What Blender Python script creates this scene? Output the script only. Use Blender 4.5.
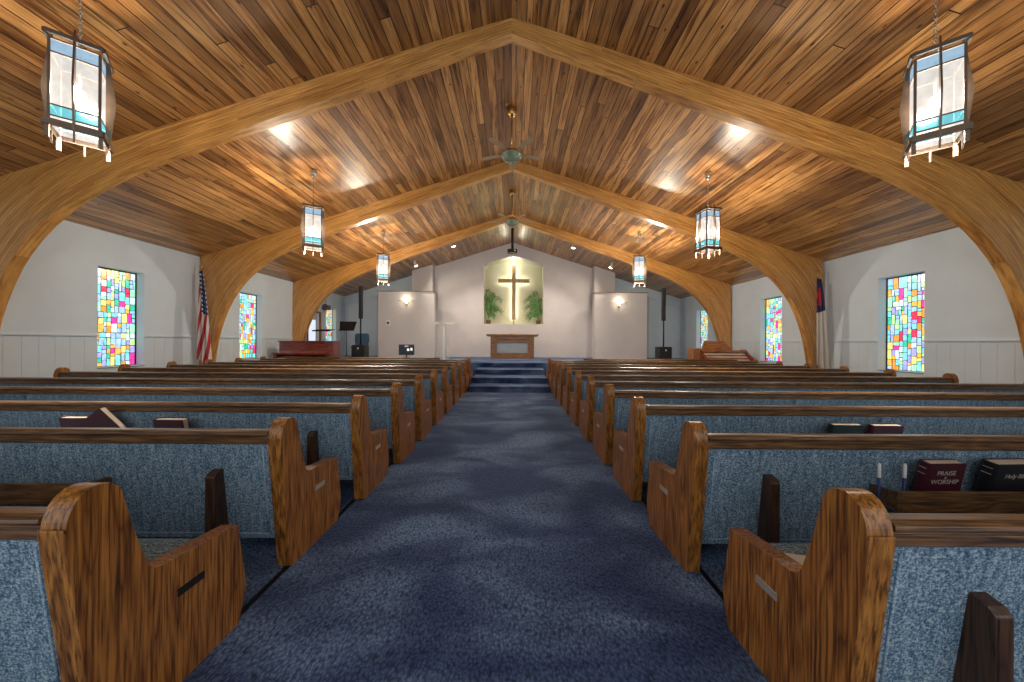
import bpy, bmesh, math, random
from mathutils import Vector, Matrix, noise
C = bpy.context.scene
for o in list(bpy.data.objects): bpy.data.objects.remove(o)
col = C.collection
PI = math.pi; R = math.radians

# ------------------------------------------------------------ camera, world, exposure
cam = bpy.data.objects.new('camera', bpy.data.cameras.new('camera')); col.objects.link(cam)
cam.location = (0, 0, 1.335)
cam.rotation_euler = (Matrix.Rotation(R(90), 4, 'X') @ Matrix.Rotation(R(0.37), 4, 'Z')).to_euler()
cam.data.sensor_width = 36; cam.data.lens = 340/1024*36
cam.data.shift_x = -0.001; cam.data.shift_y = 0.0012
cam.data.clip_start = 0.05
C.camera = cam
W = bpy.data.worlds.new('world'); C.world = W; W.use_nodes = True
W.node_tree.nodes['Background'].inputs[0].default_value = (0.93, 0.96, 1.0, 1)
W.node_tree.nodes['Background'].inputs[1].default_value = .9     # ambient fill, let in by leaving out the unseen rear wall
vs = C.view_settings; vs.view_transform = 'Standard'; vs.look = 'None'; vs.gamma = 1; vs.use_curve_mapping = False
vs.exposure = 0.5
LANTERN_W = 1350; SCONCE_W = 5; SPOT_W = 16; NICHE_W = 8

# ------------------------------------------------------------ helpers
def tag(o, label=None, cat=None, group=None, kind=None):
    if label: o['label'] = label
    if cat: o['category'] = cat
    if group: o['group'] = group
    if kind: o['kind'] = kind
    return o
def empty(name, loc=(0, 0, 0), rz=0, **k):
    o = bpy.data.objects.new(name, None); col.objects.link(o)
    o.empty_display_size = .1
    o.location = loc; o.rotation_euler = (0, 0, rz); tag(o, **k); return o
def copy_tree(o, parent=None):
    c = o.copy(); col.objects.link(c); c.parent = parent
    for ch in [x for x in o.children]: copy_tree(ch, c)
    return c
class MB:
    def __init__(s): s.v = []; s.f = []; s.m = []; s.uv = {}; s.sm = []
    def face(s, idx, m=0, uv=None, smooth=False):
        if uv: s.uv[len(s.f)] = uv
        s.f.append(tuple(idx)); s.m.append(m); s.sm.append(smooth)
    def box(s, a, b, m=0):
        x0, y0, z0 = [min(a[i], b[i]) for i in range(3)]; x1, y1, z1 = [max(a[i], b[i]) for i in range(3)]
        n = len(s.v)
        s.v += [(x0,y0,z0),(x1,y0,z0),(x1,y1,z0),(x0,y1,z0),(x0,y0,z1),(x1,y0,z1),(x1,y1,z1),(x0,y1,z1)]
        for q in ((0,3,2,1),(4,5,6,7),(0,1,5,4),(1,2,6,5),(2,3,7,6),(3,0,4,7)): s.face([n+i for i in q], m)
        return s
    def prism(s, pts, axis, a, b, m=0, smooth=False):
        """extrude a 2-D polygon along axis ('x','y','z') from a to b"""
        n = len(s.v); k = len(pts)
        for t in (a, b):
            for p, q in pts:
                s.v.append({'x': (t, p, q), 'y': (p, t, q), 'z': (p, q, t)}[axis])
        s.face([n+i for i in range(k)][::-1], m); s.face([n+k+i for i in range(k)], m)
        for i in range(k): s.face([n+i, n+(i+1) % k, n+k+(i+1) % k, n+k+i], m, smooth=smooth)
        return s
    def tube(s, pts, r, seg=8, m=0, cap=True):
        pts = [Vector(p) for p in pts]; n = len(s.v); rs = r if isinstance(r, (list, tuple)) else [r]*len(pts)
        up = None
        for i, p in enumerate(pts):
            d = (pts[min(i+1, len(pts)-1)] - pts[max(i-1, 0)]).normalized()
            if up is None: up = Vector((0, 0, 1)) if abs(d.z) < .9 else Vector((1, 0, 0))
            a = d.cross(up).normalized(); b = d.cross(a).normalized(); up = -b if False else up
            for j in range(seg):
                t = 2*PI*j/seg; s.v.append(tuple(p + (a*math.cos(t) + b*math.sin(t))*rs[i]))
        for i in range(len(pts)-1):
            for j in range(seg):
                s.face([n+i*seg+j, n+i*seg+(j+1) % seg, n+(i+1)*seg+(j+1) % seg, n+(i+1)*seg+j], m, smooth=True)
        if cap:
            s.face([n+j for j in range(seg)], m); s.face([n+(len(pts)-1)*seg+j for j in range(seg)][::-1], m)
        return s
    def lathe(s, prof, c=(0, 0, 0), seg=20, m=0, ang=2*PI, a0=0):
        n = len(s.v); full = abs(ang-2*PI) < 1e-6; cnt = seg if full else seg+1
        for r, z in prof:
            for j in range(cnt):
                t = a0+ang*j/seg; s.v.append((c[0]+r*math.cos(t), c[1]+r*math.sin(t), c[2]+z))
        for i in range(len(prof)-1):
            for j in range(seg):
                k = (j+1) % cnt
                s.face([n+i*cnt+j, n+i*cnt+k, n+(i+1)*cnt+k, n+(i+1)*cnt+j], m, smooth=True)
        return s
    def build(s, name, mats, parent=None, loc=None, rot=None, bevel=0, segs=2, **k):
        me = bpy.data.meshes.new(name); me.from_pydata(s.v, [], s.f)
        for m in (mats if isinstance(mats, (list, tuple)) else [mats]): me.materials.append(m)
        me.polygons.foreach_set('material_index', s.m)
        me.polygons.foreach_set('use_smooth', s.sm)
        if s.uv:
            l = me.uv_layers.new(name='UVMap')
            for fi, uvs in s.uv.items():
                for li, u in zip(me.polygons[fi].loop_indices, uvs): l.data[li].uv = u
        bm = bmesh.new(); bm.from_mesh(me)
        bmesh.ops.recalc_face_normals(bm, faces=bm.faces) if k.pop('recalc', True) else None
        bm.to_mesh(me); bm.free(); me.update()
        o = bpy.data.objects.new(name, me); col.objects.link(o); o.parent = parent
        if loc: o.location = loc
        if rot: o.rotation_euler = rot
        if bevel:
            md = o.modifiers.new('bevel', 'BEVEL'); md.width = bevel; md.segments = segs; md.limit_method = 'ANGLE'; md.angle_limit = R(35)
            md.harden_normals = False
        tag(o, **k); return o
def struct(mb, name, mat, parent=None, **k):
    o = mb.build(name, mat, parent, **k)
    if parent is None: o['kind'] = 'structure'
    return o
def arc(cx, cy, r, a0, a1, n): return [(cx+r*math.cos(R(a0+(a1-a0)*i/n)), cy+r*math.sin(R(a0+(a1-a0)*i/n))) for i in range(n+1)]

# ------------------------------------------------------------ materials
def nm(name):
    m = bpy.data.materials.new(name); m.use_nodes = True; nt = m.node_tree
    return m, nt, nt.nodes['Principled BSDF']
def N(nt, t, **k):
    n = nt.nodes.new(t)
    for a, b in k.items():
        if a.startswith('i_'):
            key = a[2:]; key = int(key) if key.isdigit() else key.replace('_', ' ')
            n.inputs[key].default_value = b
        else: setattr(n, a, b)
    return n
def ramp(nt, src, stops):
    r = N(nt, 'ShaderNodeValToRGB'); e = r.color_ramp.elements
    while len(e) < len(stops): e.new(.5)
    for q, (p, c) in zip(e, stops): q.position = p; q.color = (*c, 1) if len(c) == 3 else c
    nt.links.new(src, r.inputs[0]); return r
def mixc(nt, a, b, f, mode='MIX'):
    m = N(nt, 'ShaderNodeMix', data_type='RGBA', blend_type=mode)
    for s, v in ((m.inputs[0], f), (m.inputs[6], a), (m.inputs[7], b)):
        if hasattr(v, 'links') or hasattr(v, 'is_output'): nt.links.new(v, s)
        else: s.default_value = v if isinstance(v, (int, float)) else (*v, 1)
    return m.outputs[2]
def plain(name, c, rough=.6, metal=0, emis=0, ec=None, spec=.5, varn=0.0):
    m, nt, p = nm(name)
    p.inputs['Base Color'].default_value = (*c, 1); p.inputs['Roughness'].default_value = rough
    p.inputs['Metallic'].default_value = metal; p.inputs['Specular IOR Level'].default_value = spec
    if emis:
        p.inputs['Emission Color'].default_value = (*(ec or c), 1); p.inputs['Emission Strength'].default_value = emis
    if varn:
        tc = N(nt, 'ShaderNodeTexCoord'); no = N(nt, 'ShaderNodeTexNoise', i_Scale=6.0, i_Detail=5.0); nt.links.new(tc.outputs['Object'], no.inputs[0])
        r = ramp(nt, no.outputs[0], [(.3, tuple(x*(1-varn) for x in c)), (.7, tuple(min(1, x*(1+varn)) for x in c))])
        nt.links.new(r.outputs[0], p.inputs['Base Color'])
    return m
def wood(name, dark, mid, light, axis='Z', scale=1.0, rough=.34, rnd=True, coat=.15, grainbump=.15):
    """oak: stretched noise rings plus pores, running along axis"""
    m, nt, p = nm(name); L = nt.links.new
    tc = N(nt, 'ShaderNodeTexCoord'); src = tc.outputs['Object']
    if rnd:
        oi = N(nt, 'ShaderNodeObjectInfo'); ml = N(nt, 'ShaderNodeMath', operation='MULTIPLY'); ml.inputs[1].default_value = 37
        L(oi.outputs['Random'], ml.inputs[0]); ad = N(nt, 'ShaderNodeVectorMath', operation='ADD'); L(src, ad.inputs[0]); L(ml.outputs[0], ad.inputs[1]); src = ad.outputs[0]
    st = {'X': (.12, 1, 1), 'Y': (1, .12, 1), 'Z': (1, 1, .12)}[axis]
    mp = N(nt, 'ShaderNodeMapping'); mp.inputs['Scale'].default_value = [x*scale for x in st]; L(src, mp.inputs[0])
    n1 = N(nt, 'ShaderNodeTexNoise', i_Scale=3.6, i_Detail=3.5, i_Roughness=.5); L(mp.outputs[0], n1.inputs[0])
    mm = N(nt, 'ShaderNodeMath', operation='MULTIPLY'); mm.inputs[1].default_value = 17; L(n1.outputs[0], mm.inputs[0])
    fr = N(nt, 'ShaderNodeMath', operation='PINGPONG'); fr.inputs[1].default_value = 1; L(mm.outputs[0], fr.inputs[0])
    n2 = N(nt, 'ShaderNodeTexNoise', i_Scale=90.0, i_Detail=3.0, i_Roughness=.6)
    mp2 = N(nt, 'ShaderNodeMapping'); mp2.inputs['Scale'].default_value = [(.035 if x < 1 else 1)*scale for x in st]; L(src, mp2.inputs[0]); L(mp2.outputs[0], n2.inputs[0])
    r1 = ramp(nt, fr.outputs[0], [(.0, tuple(.5*(a+b) for a, b in zip(dark, mid))), (.10, mid), (.55, light), (1, mid)])
    r2 = ramp(nt, n2.outputs[0], [(.37, (.10, .07, .05)), (.50, (.9, .88, .85)), (.6, (1.25, 1.2, 1.15))])
    c = mixc(nt, r1.outputs[0], r2.outputs[0], .75, 'MULTIPLY')
    L(c, p.inputs['Base Color']); p.inputs['Roughness'].default_value = rough
    p.inputs['Coat Weight'].default_value = coat; p.inputs['Coat Roughness'].default_value = .25
    b = N(nt, 'ShaderNodeBump', i_Strength=grainbump, i_Distance=.002); L(n2.outputs[0], b.inputs['Height']); L(b.outputs[0], p.inputs['Normal'])
    return m
OAKZ = wood('oak_upright', (.04, .013, .002), (.25, .094, .016), (.41, .175, .034), 'Z', 1.3)
OAKX = wood('oak_lengthwise', (.025, .011, .004), (.115, .052, .017), (.20, .098, .035), 'X', 1.6, rough=.28, coat=.4)
OAKD = wood('dark_stained_oak', (.01, .005, .002), (.05, .022, .009), (.085, .038, .014), 'Z', 1.5)
MAHOG = wood('mahogany', (.05, .007, .005), (.19, .026, .016), (.26, .05, .028), 'X', 1.0, rough=.18, coat=.7)
ORGANW = wood('organ_wood', (.16, .05, .015), (.36, .14, .045), (.48, .20, .07), 'X', 1.2, rough=.3)
ALTARW = wood('altar_wood', (.08, .032, .010), (.28, .125, .038), (.38, .19, .065), 'X', 1.3)
CROSSW = wood('cross_wood', (.25, .16, .07), (.42, .29, .14), (.50, .36, .19), 'Z', 1.0)

def fabric(name, a, b, c3):
    m, nt, p = nm(name); L = nt.links.new
    tc = N(nt, 'ShaderNodeTexCoord')
    outs = []
    for sc in ((150, 150, 95), (95, 150, 210)):
        mp = N(nt, 'ShaderNodeMapping'); mp.inputs['Scale'].default_value = sc; L(tc.outputs['Object'], mp.inputs[0])
        no = N(nt, 'ShaderNodeTexNoise', i_Scale=1.0, i_Detail=2.0, i_Roughness=.7); L(mp.outputs[0], no.inputs[0]); outs.append(no.outputs[0])
    mp = N(nt, 'ShaderNodeMapping'); mp.inputs['Scale'].default_value = (60, 60, 5); L(tc.outputs['Object'], mp.inputs[0])
    no = N(nt, 'ShaderNodeTexNoise', i_Scale=1.0, i_Detail=2.0); L(mp.outputs[0], no.inputs[0])
    ad = N(nt, 'ShaderNodeMath', operation='ADD'); L(outs[0], ad.inputs[0]); L(outs[1], ad.inputs[1])
    a3 = N(nt, 'ShaderNodeMath', operation='MULTIPLY_ADD'); a3.inputs[1].default_value = .35; L(no.outputs[0], a3.inputs[0]); L(ad.outputs[0], a3.inputs[2])
    hf = N(nt, 'ShaderNodeMath', operation='MULTIPLY'); hf.inputs[1].default_value = .4255; L(a3.outputs[0], hf.inputs[0])
    r = ramp(nt, hf.outputs[0], [(.41, a), (.5, b), (.59, c3)])
    L(r.outputs[0], p.inputs['Base Color']); p.inputs['Roughness'].default_value = .95; p.inputs['Specular IOR Level'].default_value = .15
    bp = N(nt, 'ShaderNodeBump', i_Strength=.5, i_Distance=.002); L(hf.outputs[0], bp.inputs['Height']); L(bp.outputs[0], p.inputs['Normal'])
    return m
FAB = fabric('blue_grey_upholstery', (.040, .088, .145), (.14, .222, .295), (.39, .47, .52))
FAB_L = fabric('upholstery_piping', (.12, .2, .29), (.26, .37, .46), (.45, .56, .62))

def carpet():
    m, nt, p = nm('blue_carpet'); L = nt.links.new
    tc = N(nt, 'ShaderNodeTexCoord')
    v = N(nt, 'ShaderNodeTexVoronoi', i_Scale=95.0); mp = N(nt, 'ShaderNodeMapping'); mp.inputs['Scale'].default_value = (1, .55, 1); L(tc.outputs['Object'], mp.inputs[0]); L(mp.outputs[0], v.inputs[0])
    n = N(nt, 'ShaderNodeTexNoise', i_Scale=60.0, i_Detail=4.0); L(tc.outputs['Object'], n.inputs[0])
    painted_light = N(nt, 'ShaderNodeTexNoise', i_Scale=1.3, i_Detail=3.0, i_Distortion=.6); mpb = N(nt, 'ShaderNodeMapping'); mpb.inputs['Scale'].default_value = (.8, 1.3, 1); L(tc.outputs['Object'], mpb.inputs[0]); L(mpb.outputs[0], painted_light.inputs[0])
    r = ramp(nt, v.outputs['Distance'], [(.0, (.078, .125, .245)), (.45, (.040, .074, .162)), (.9, (.009, .019, .052))])
    r2 = ramp(nt, n.outputs[0], [(.35, (.55, .55, .6)), (.65, (1.35, 1.3, 1.25))])
    r3 = ramp(nt, painted_light.outputs[0], [(.40, (.40, .48, .75)), (.50, (1.2, 1.2, 1.2)), (.62, (3.0, 2.8, 2.3))])  # broad pale and dark patches: uneven light on the carpet, put into its colour
    c = mixc(nt, r.outputs[0], r2.outputs[0], 1.0, 'MULTIPLY'); c = mixc(nt, c, r3.outputs[0], 1.0, 'MULTIPLY')
    L(c, p.inputs['Base Color']); p.inputs['Roughness'].default_value = .95; p.inputs['Specular IOR Level'].default_value = .1
    p.inputs['Sheen Weight'].default_value = .4; p.inputs['Sheen Tint'].default_value = (.45, .60, .92, 1)
    b = N(nt, 'ShaderNodeBump', i_Strength=.8, i_Distance=.006); b.invert = True; L(v.outputs['Distance'], b.inputs['Height']); L(b.outputs[0], p.inputs['Normal'])
    return m
CARPET = carpet()

def planks(name, dark, mid, light, roww=.133, length=3.4, rough=.3, gap=.006):
    m, nt, p = nm(name); L = nt.links.new
    uv = N(nt, 'ShaderNodeUVMap')
    sep = N(nt, 'ShaderNodeSeparateXYZ'); L(uv.outputs[0], sep.inputs[0])
    br = N(nt, 'ShaderNodeTexBrick', i_Scale=1.0, i_Mortar_Size=gap, i_Mortar_Smooth=.2, i_Bias=0.0, i_Brick_Width=length, i_Row_Height=roww)
    br.inputs['Color1'].default_value = (0, 0, 0, 1); br.inputs['Color2'].default_value = (1, 1, 1, 1); br.inputs['Mortar'].default_value = (.5, .5, .5, 1)
    br.offset = 0.0; br.offset_frequency = 2; br.squash = 1.0
    # every course of boards starts at its own random point
    dv = N(nt, 'ShaderNodeMath', operation='DIVIDE'); dv.inputs[1].default_value = roww; L(sep.outputs[1], dv.inputs[0])
    fl_ = N(nt, 'ShaderNodeMath', operation='FLOOR'); L(dv.outputs[0], fl_.inputs[0])
    wn = N(nt, 'ShaderNodeTexWhiteNoise', noise_dimensions='1D'); L(fl_.outputs[0], wn.inputs['W'])
    ma = N(nt, 'ShaderNodeMath', operation='MULTIPLY_ADD'); ma.inputs[1].default_value = length; L(wn.outputs[0], ma.inputs[0]); L(sep.outputs[0], ma.inputs[2])
    cu_ = N(nt, 'ShaderNodeCombineXYZ'); L(ma.outputs[0], cu_.inputs[0]); L(sep.outputs[1], cu_.inputs[1])
    L(cu_.outputs[0], br.inputs[0])
    # per board id -> grain offset
    off = N(nt, 'ShaderNodeMath', operation='MULTIPLY'); off.inputs[1].default_value = 31; L(br.outputs['Color'], off.inputs[0])
    cb = N(nt, 'ShaderNodeCombineXYZ'); L(sep.outputs[0], cb.inputs[0]); L(sep.outputs[1], cb.inputs[1]); L(off.outputs[0], cb.inputs[2])
    mp = N(nt, 'ShaderNodeMapping'); mp.inputs['Scale'].default_value = (.35, 5, 1); L(cb.outputs[0], mp.inputs[0])
    n1 = N(nt, 'ShaderNodeTexNoise', i_Scale=2.2, i_Detail=3.0, i_Roughness=.5, i_Distortion=.4); L(mp.outputs[0], n1.inputs[0])
    mm = N(nt, 'ShaderNodeMath', operation='MULTIPLY'); mm.inputs[1].default_value = 6; L(n1.outputs[0], mm.inputs[0])
    pp = N(nt, 'ShaderNodeMath', operation='PINGPONG'); pp.inputs[1].default_value = 1; L(mm.outputs[0], pp.inputs[0])
    r1 = ramp(nt, pp.outputs[0], [(0, dark), (.3, mid), (1, light)])
    # per-board tone
    rb = ramp(nt, br.outputs['Color'], [(0, (.40, .32, .26)), (.22, (.78, .70, .62)), (.6, (1.05, 1.0, .95)), (1, (1.5, 1.5, 1.5))])
    c = mixc(nt, r1.outputs[0], rb.outputs[0], 1.0, 'MULTIPLY')
    # fine grain streaks
    mg = N(nt, 'ShaderNodeMapping'); mg.inputs['Scale'].default_value = (1.6, 60, 1); L(cb.outputs[0], mg.inputs[0])
    ng = N(nt, 'ShaderNodeTexNoise', i_Scale=1.6, i_Detail=4.0, i_Roughness=.7); L(mg.outputs[0], ng.inputs[0])
    rgn = ramp(nt, ng.outputs[0], [(.36, (.52, .42, .36)), (.5, (1, 1, 1)), (.66, (1.22, 1.2, 1.12))])
    c = mixc(nt, c, rgn.outputs[0], .85, 'MULTIPLY')
    # knots
    mk = N(nt, 'ShaderNodeMapping'); mk.inputs['Scale'].default_value = (3.4, 6.6, .9); L(cb.outputs[0], mk.inputs[0])
    vo = N(nt, 'ShaderNodeTexVoronoi', i_Scale=1.0, i_Randomness=1.0); L(mk.outputs[0], vo.inputs[0])
    rk = ramp(nt, vo.outputs['Distance'], [(.035, (.07, .03, .012)), (.07, (.4, .26, .16)), (.13, (1, 1, 1))])
    c = mixc(nt, c, rk.outputs[0], 1.0, 'MULTIPLY')
    rg = ramp(nt, br.outputs['Fac'], [(0, (1, 1, 1)), (1, (.06, .035, .02))])
    c = mixc(nt, c, rg.outputs[0], 1.0, 'MULTIPLY')
    L(c, p.inputs['Base Color']); p.inputs['Roughness'].default_value = rough; p.inputs['Specular IOR Level'].default_value = .6
    p.inputs['Coat Weight'].default_value = .5; p.inputs['Coat Roughness'].default_value = .38
    b = N(nt, 'ShaderNodeBump', i_Strength=.9, i_Distance=.006); b.invert = True; L(br.outputs['Fac'], b.inputs['Height'])
    b2 = N(nt, 'ShaderNodeBump', i_Strength=.12, i_Distance=.004); L(n1.outputs[0], b2.inputs['Height']); L(b.outputs[0], b2.inputs['Normal'])
    L(b2.outputs[0], p.inputs['Normal'])
    return m
CEIL = planks('pine_ceiling_boards', (.13, .045, .010), (.33, .152, .042), (.50, .27, .095), roww=.148, length=7.0, rough=.33)
GLULAM = planks('glued_laminated_pine', (.40, .17, .035), (.56, .265, .062), (.66, .35, .095), roww=.045, length=6.0, rough=.35, gap=.0012)
for nd in GLULAM.node_tree.nodes:                       # laminations differ less from each other than ceiling boards do
    if nd.type == 'MAPPING' and abs(nd.inputs['Scale'].default_value[1]-6.6) < .01: nd.inputs['Scale'].default_value = (.9, 2.6, .6)
    if nd.type == 'VALTORGB' and len(nd.color_ramp.elements) == 3 and abs(nd.color_ramp.elements[0].position-.035) < .001:
        for e, q in zip(nd.color_ramp.elements, (.018, .03, .06)): e.position = q
    if nd.type == 'VALTORGB' and len(nd.color_ramp.elements) == 4:
        for e, cc in zip(nd.color_ramp.elements, ((.86, .83, .8), (.96, .95, .93), (1, 1, 1), (1.08, 1.08, 1.08))): e.color = (*cc, 1)

def wallmat(name, c, groove=0):
    m, nt, p = nm(name); L = nt.links.new
    tc = N(nt, 'ShaderNodeTexCoord'); no = N(nt, 'ShaderNodeTexNoise', i_Scale=2.0, i_Detail=4.0); L(tc.outputs['Object'], no.inputs[0])
    r = ramp(nt, no.outputs[0], [(.3, tuple(x*.96 for x in c)), (.7, tuple(min(1, x*1.03) for x in c))]); L(r.outputs[0], p.inputs['Base Color'])
    n2 = N(nt, 'ShaderNodeTexNoise', i_Scale=160.0, i_Detail=2.0); L(tc.outputs['Object'], n2.inputs[0])
    b = N(nt, 'ShaderNodeBump', i_Strength=.12, i_Distance=.002); L(n2.outputs[0], b.inputs['Height']); L(b.outputs[0], p.inputs['Normal'])
    p.inputs['Roughness'].default_value = .85; p.inputs['Specular IOR Level'].default_value = .25
    return m
WALL = wallmat('painted_wall', (.62, .73, .83))
WALLW = wallmat('chancel_wall', (.62, .60, .61))
NICHE = wallmat('niche_paint', (.66, .66, .50))
TRIMW = plain('white_trim', (.62, .63, .63), .5, varn=.03)
LEAD = plain('lead_came', (.015, .02, .02), .6, varn=.2)
BRONZE = plain('pewter_bronze', (.16, .115, .085), .38, .75, varn=.2)
SILVER = plain('brushed_plate', (.62, .58, .50), .35, .6, varn=.1)
DKPLATE = plain('dark_plate', (.04, .035, .03), .35, .6, varn=.1)
BLACK = plain('black_plastic', (.012, .013, .015), .45, varn=.2)
BLACKM = plain('black_metal', (.02, .02, .022), .35, .5, varn=.2)
DKMESH = plain('speaker_grille', (.018, .022, .028), .6, .3, varn=.3)
WHITEP = plain('white_plastic', (.75, .75, .73), .4, varn=.03)
PAPER = plain('paper', (.72, .70, .64), .8, varn=.04)
PAGES = plain('page_edges', (.62, .52, .40), .8, varn=.08)
MAROON = plain('maroon_cover', (.065, .008, .018), .42, varn=.15)
BLACKC = plain('black_cover', (.012, .012, .016), .4, varn=.15)
GREENC = plain('green_black_cover', (.012, .028, .028), .4, varn=.15)
GOLD = plain('gilt_lettering', (.62, .58, .50), .4, .3, varn=.05)
BLUEP = plain('blue_plastic', (.03, .06, .22), .35, varn=.05)
BRASS = plain('brass', (.55, .33, .12), .25, .9, varn=.1)
CHROME = plain('bright_metal', (.6, .6, .58), .2, .9, varn=.05)
LEAF = plain('palm_leaf', (.10, .24, .06), .5, varn=.6)
POT = plain('basket_weave', (.22, .13, .06), .8, varn=.3)
IVORY = plain('ivory_keys', (.78, .70, .66), .35, varn=.03)
ALTARF = plain('pale_blue_front_cloth', (.42, .50, .56), .85, varn=.06)
CHAIRF = plain('blue_chair_fabric', (.06, .13, .22), .9, varn=.15)
PEGW = plain('pale_peg_wood', (.22, .15, .10), .5, varn=.1)
BULB = plain('lit_bulb', (1, .93, .8), .5, emis=7, ec=(1, .92, .78))
LED = plain('warm_led_strip', (1, .95, .8), .5, emis=9, ec=(1, .93, .76))
WARMGL = plain('lit_warm_glass', (1, .9, .7), .5, emis=1.6, ec=(1, .86, .6))
SPOTL = plain('lit_spot_lens', (1, .9, .7), .5, emis=14, ec=(1, .9, .74))
SCREEN = plain('monitor_screen', (.012, .014, .018), .2, varn=.1)
ICON = plain('monitor_icons', (.7, .7, .7), .4, emis=.5, ec=(.9, .9, .9))

def frosted(name, c, fac=.6, em=.8):
    """lit frosted glass: glows softly from its lamp and lets most of the light through"""
    m, nt, p = nm(name); L = nt.links.new; nt.nodes.remove(p)
    out = [n for n in nt.nodes if n.type == 'OUTPUT_MATERIAL'][0]
    tc = N(nt, 'ShaderNodeTexCoord'); no = N(nt, 'ShaderNodeTexNoise', i_Scale=14.0, i_Detail=3.0); L(tc.outputs['Object'], no.inputs[0])
    r = ramp(nt, no.outputs[0], [(.35, tuple(x*.84 for x in c)), (.65, c)])
    e = N(nt, 'ShaderNodeEmission', i_Strength=em); tr = N(nt, 'ShaderNodeBsdfTransparent'); gl = N(nt, 'ShaderNodeBsdfGlossy', i_Roughness=.2)
    L(r.outputs[0], e.inputs['Color']); tr.inputs['Color'].default_value = (*[.25+.7*x/max(c) for x in c], 1); gl.inputs['Color'].default_value = (.8, .8, .8, 1)
    a = N(nt, 'ShaderNodeMixShader', i_0=fac); L(e.outputs[0], a.inputs[1]); L(tr.outputs[0], a.inputs[2])
    b = N(nt, 'ShaderNodeMixShader', i_0=.05); L(a.outputs[0], b.inputs[1]); L(gl.outputs[0], b.inputs[2])
    L(b.outputs[0], out.inputs[0]); return m
FROST = frosted('frosted_white_glass', (.88, .83, .77), .38, .80)
BLUEGL = frosted('streaky_blue_glass', (.42, .60, .76), .38, .75)
AQUAGL = frosted('streaky_aqua_glass', (.22, .66, .74), .38, .75)
def acrylic():
    m, nt, p = nm('clear_acrylic'); p.inputs['Transmission Weight'].default_value = .92; p.inputs['Roughness'].default_value = .05
    p.inputs['IOR'].default_value = 1.2; p.inputs['Base Color'].default_value = (.93, .95, .95, 1); return m
ACRYL = acrylic()

# ============================================================ THE SETTING
RX = -.05; HW = 8.0; ZE = 3.46; ZR = 6.0; YB = 16.2; Y0 = -3.2
XL = RX-HW+.02; XR = RX+HW+.03
SL = (ZR-ZE)/HW
struct(MB().box((XL-.3, Y0, -.2), (XR+.3, YB+.9, 0)), 'floor', CARPET)
# ceiling: two sloped slabs in one mesh, boards run along the nave
mb = MB()
for sx, x in ((-1, XL-.25), (1, XR+.25)):
    d = abs(x-RX); ln = math.hypot(d, d*SL); zl = ZR-d*SL
    n = len(mb.v); off = 0 if sx < 0 else 40.03
    mb.v += [(RX, Y0, ZR), (x, Y0, zl), (x, YB, zl), (RX, YB, ZR), (RX, Y0, ZR+.25), (x, Y0, zl+.25), (x, YB, zl+.25), (RX, YB, ZR+.25)]
    mb.face([n, n+1, n+2, n+3], 0, uv=[(Y0, off), (Y0, off+ln), (YB, off+ln), (YB, off)])
    for q in ((4, 7, 6, 5), (0, 4, 5, 1), (1, 5, 6, 2), (2, 6, 7, 3)): mb.face([n+i for i in q], 0)
struct(mb, 'ceiling', CEIL, recalc=False)

# side walls with window and door openings
WIN_L = [(6.57, 7.40), (9.98, 10.86), (14.58, 15.42)]; WIN_R = [(6.60, 7.43), (10.10, 10.98), (13.95, 14.80)]
WZ0, WZ1 = .78, 2.78
DOOR_L = (13.25, 14.2)
def side_wall(name, x0, x1, wins, door=None):
    mb = MB(); y = Y0; ops = [(a, b, WZ0, WZ1) for a, b in wins]
    if door: ops.append((door[0], door[1], 0, 2.55))
    ops.sort()
    for a, b, z0, z1 in ops:
        mb.box((x0, y, 0), (x1, a, 4)); 
        if z0 > 0: mb.box((x0, a, 0), (x1, b, z0))
        mb.box((x0, a, z1), (x1, b, 4)); y = b
    mb.box((x0, y, 0), (x1, YB+.3, 4))
    for v in range(len(mb.v)):
        X, Y, Z = mb.v[v]
        if Z == 4: mb.v[v] = (X, Y, ZR-abs(X-RX)*SL+.1)
    return struct(mb, name, WALL)
side_wall('wall_left', XL-.24, XL, WIN_L, DOOR_L); side_wall('wall_right', XR, XR+.24, WIN_R)
# wainscot of boards with a cap rail, one object per side
def wainscot(name, x, s, ops):
    mb = MB(); y = Y0
    segs = []
    for a, b in sorted(ops): segs.append((y, a-.0)); y = b
    segs.append((y, YB))
    for a, b in segs:
        mb.box((x, a, 1.40), (x+s*.036, b, 1.43))
        n = max(1, int((b-a)/.2)); w = (b-a)/n
        for i in range(n): mb.box((x, a+i*w+.002, .1), (x+s*.004, a+(i+1)*w-.002, 1.405))
        mb.box((x, a, 0), (x+s*.02, b, .1))
    return struct(mb, name, WALL)
wainscot('trim_1', XL, 1, WIN_L+[(DOOR_L[0]-.08, DOOR_L[1]+.08)]); wainscot('trim_2', XR, -1, WIN_R)

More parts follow.
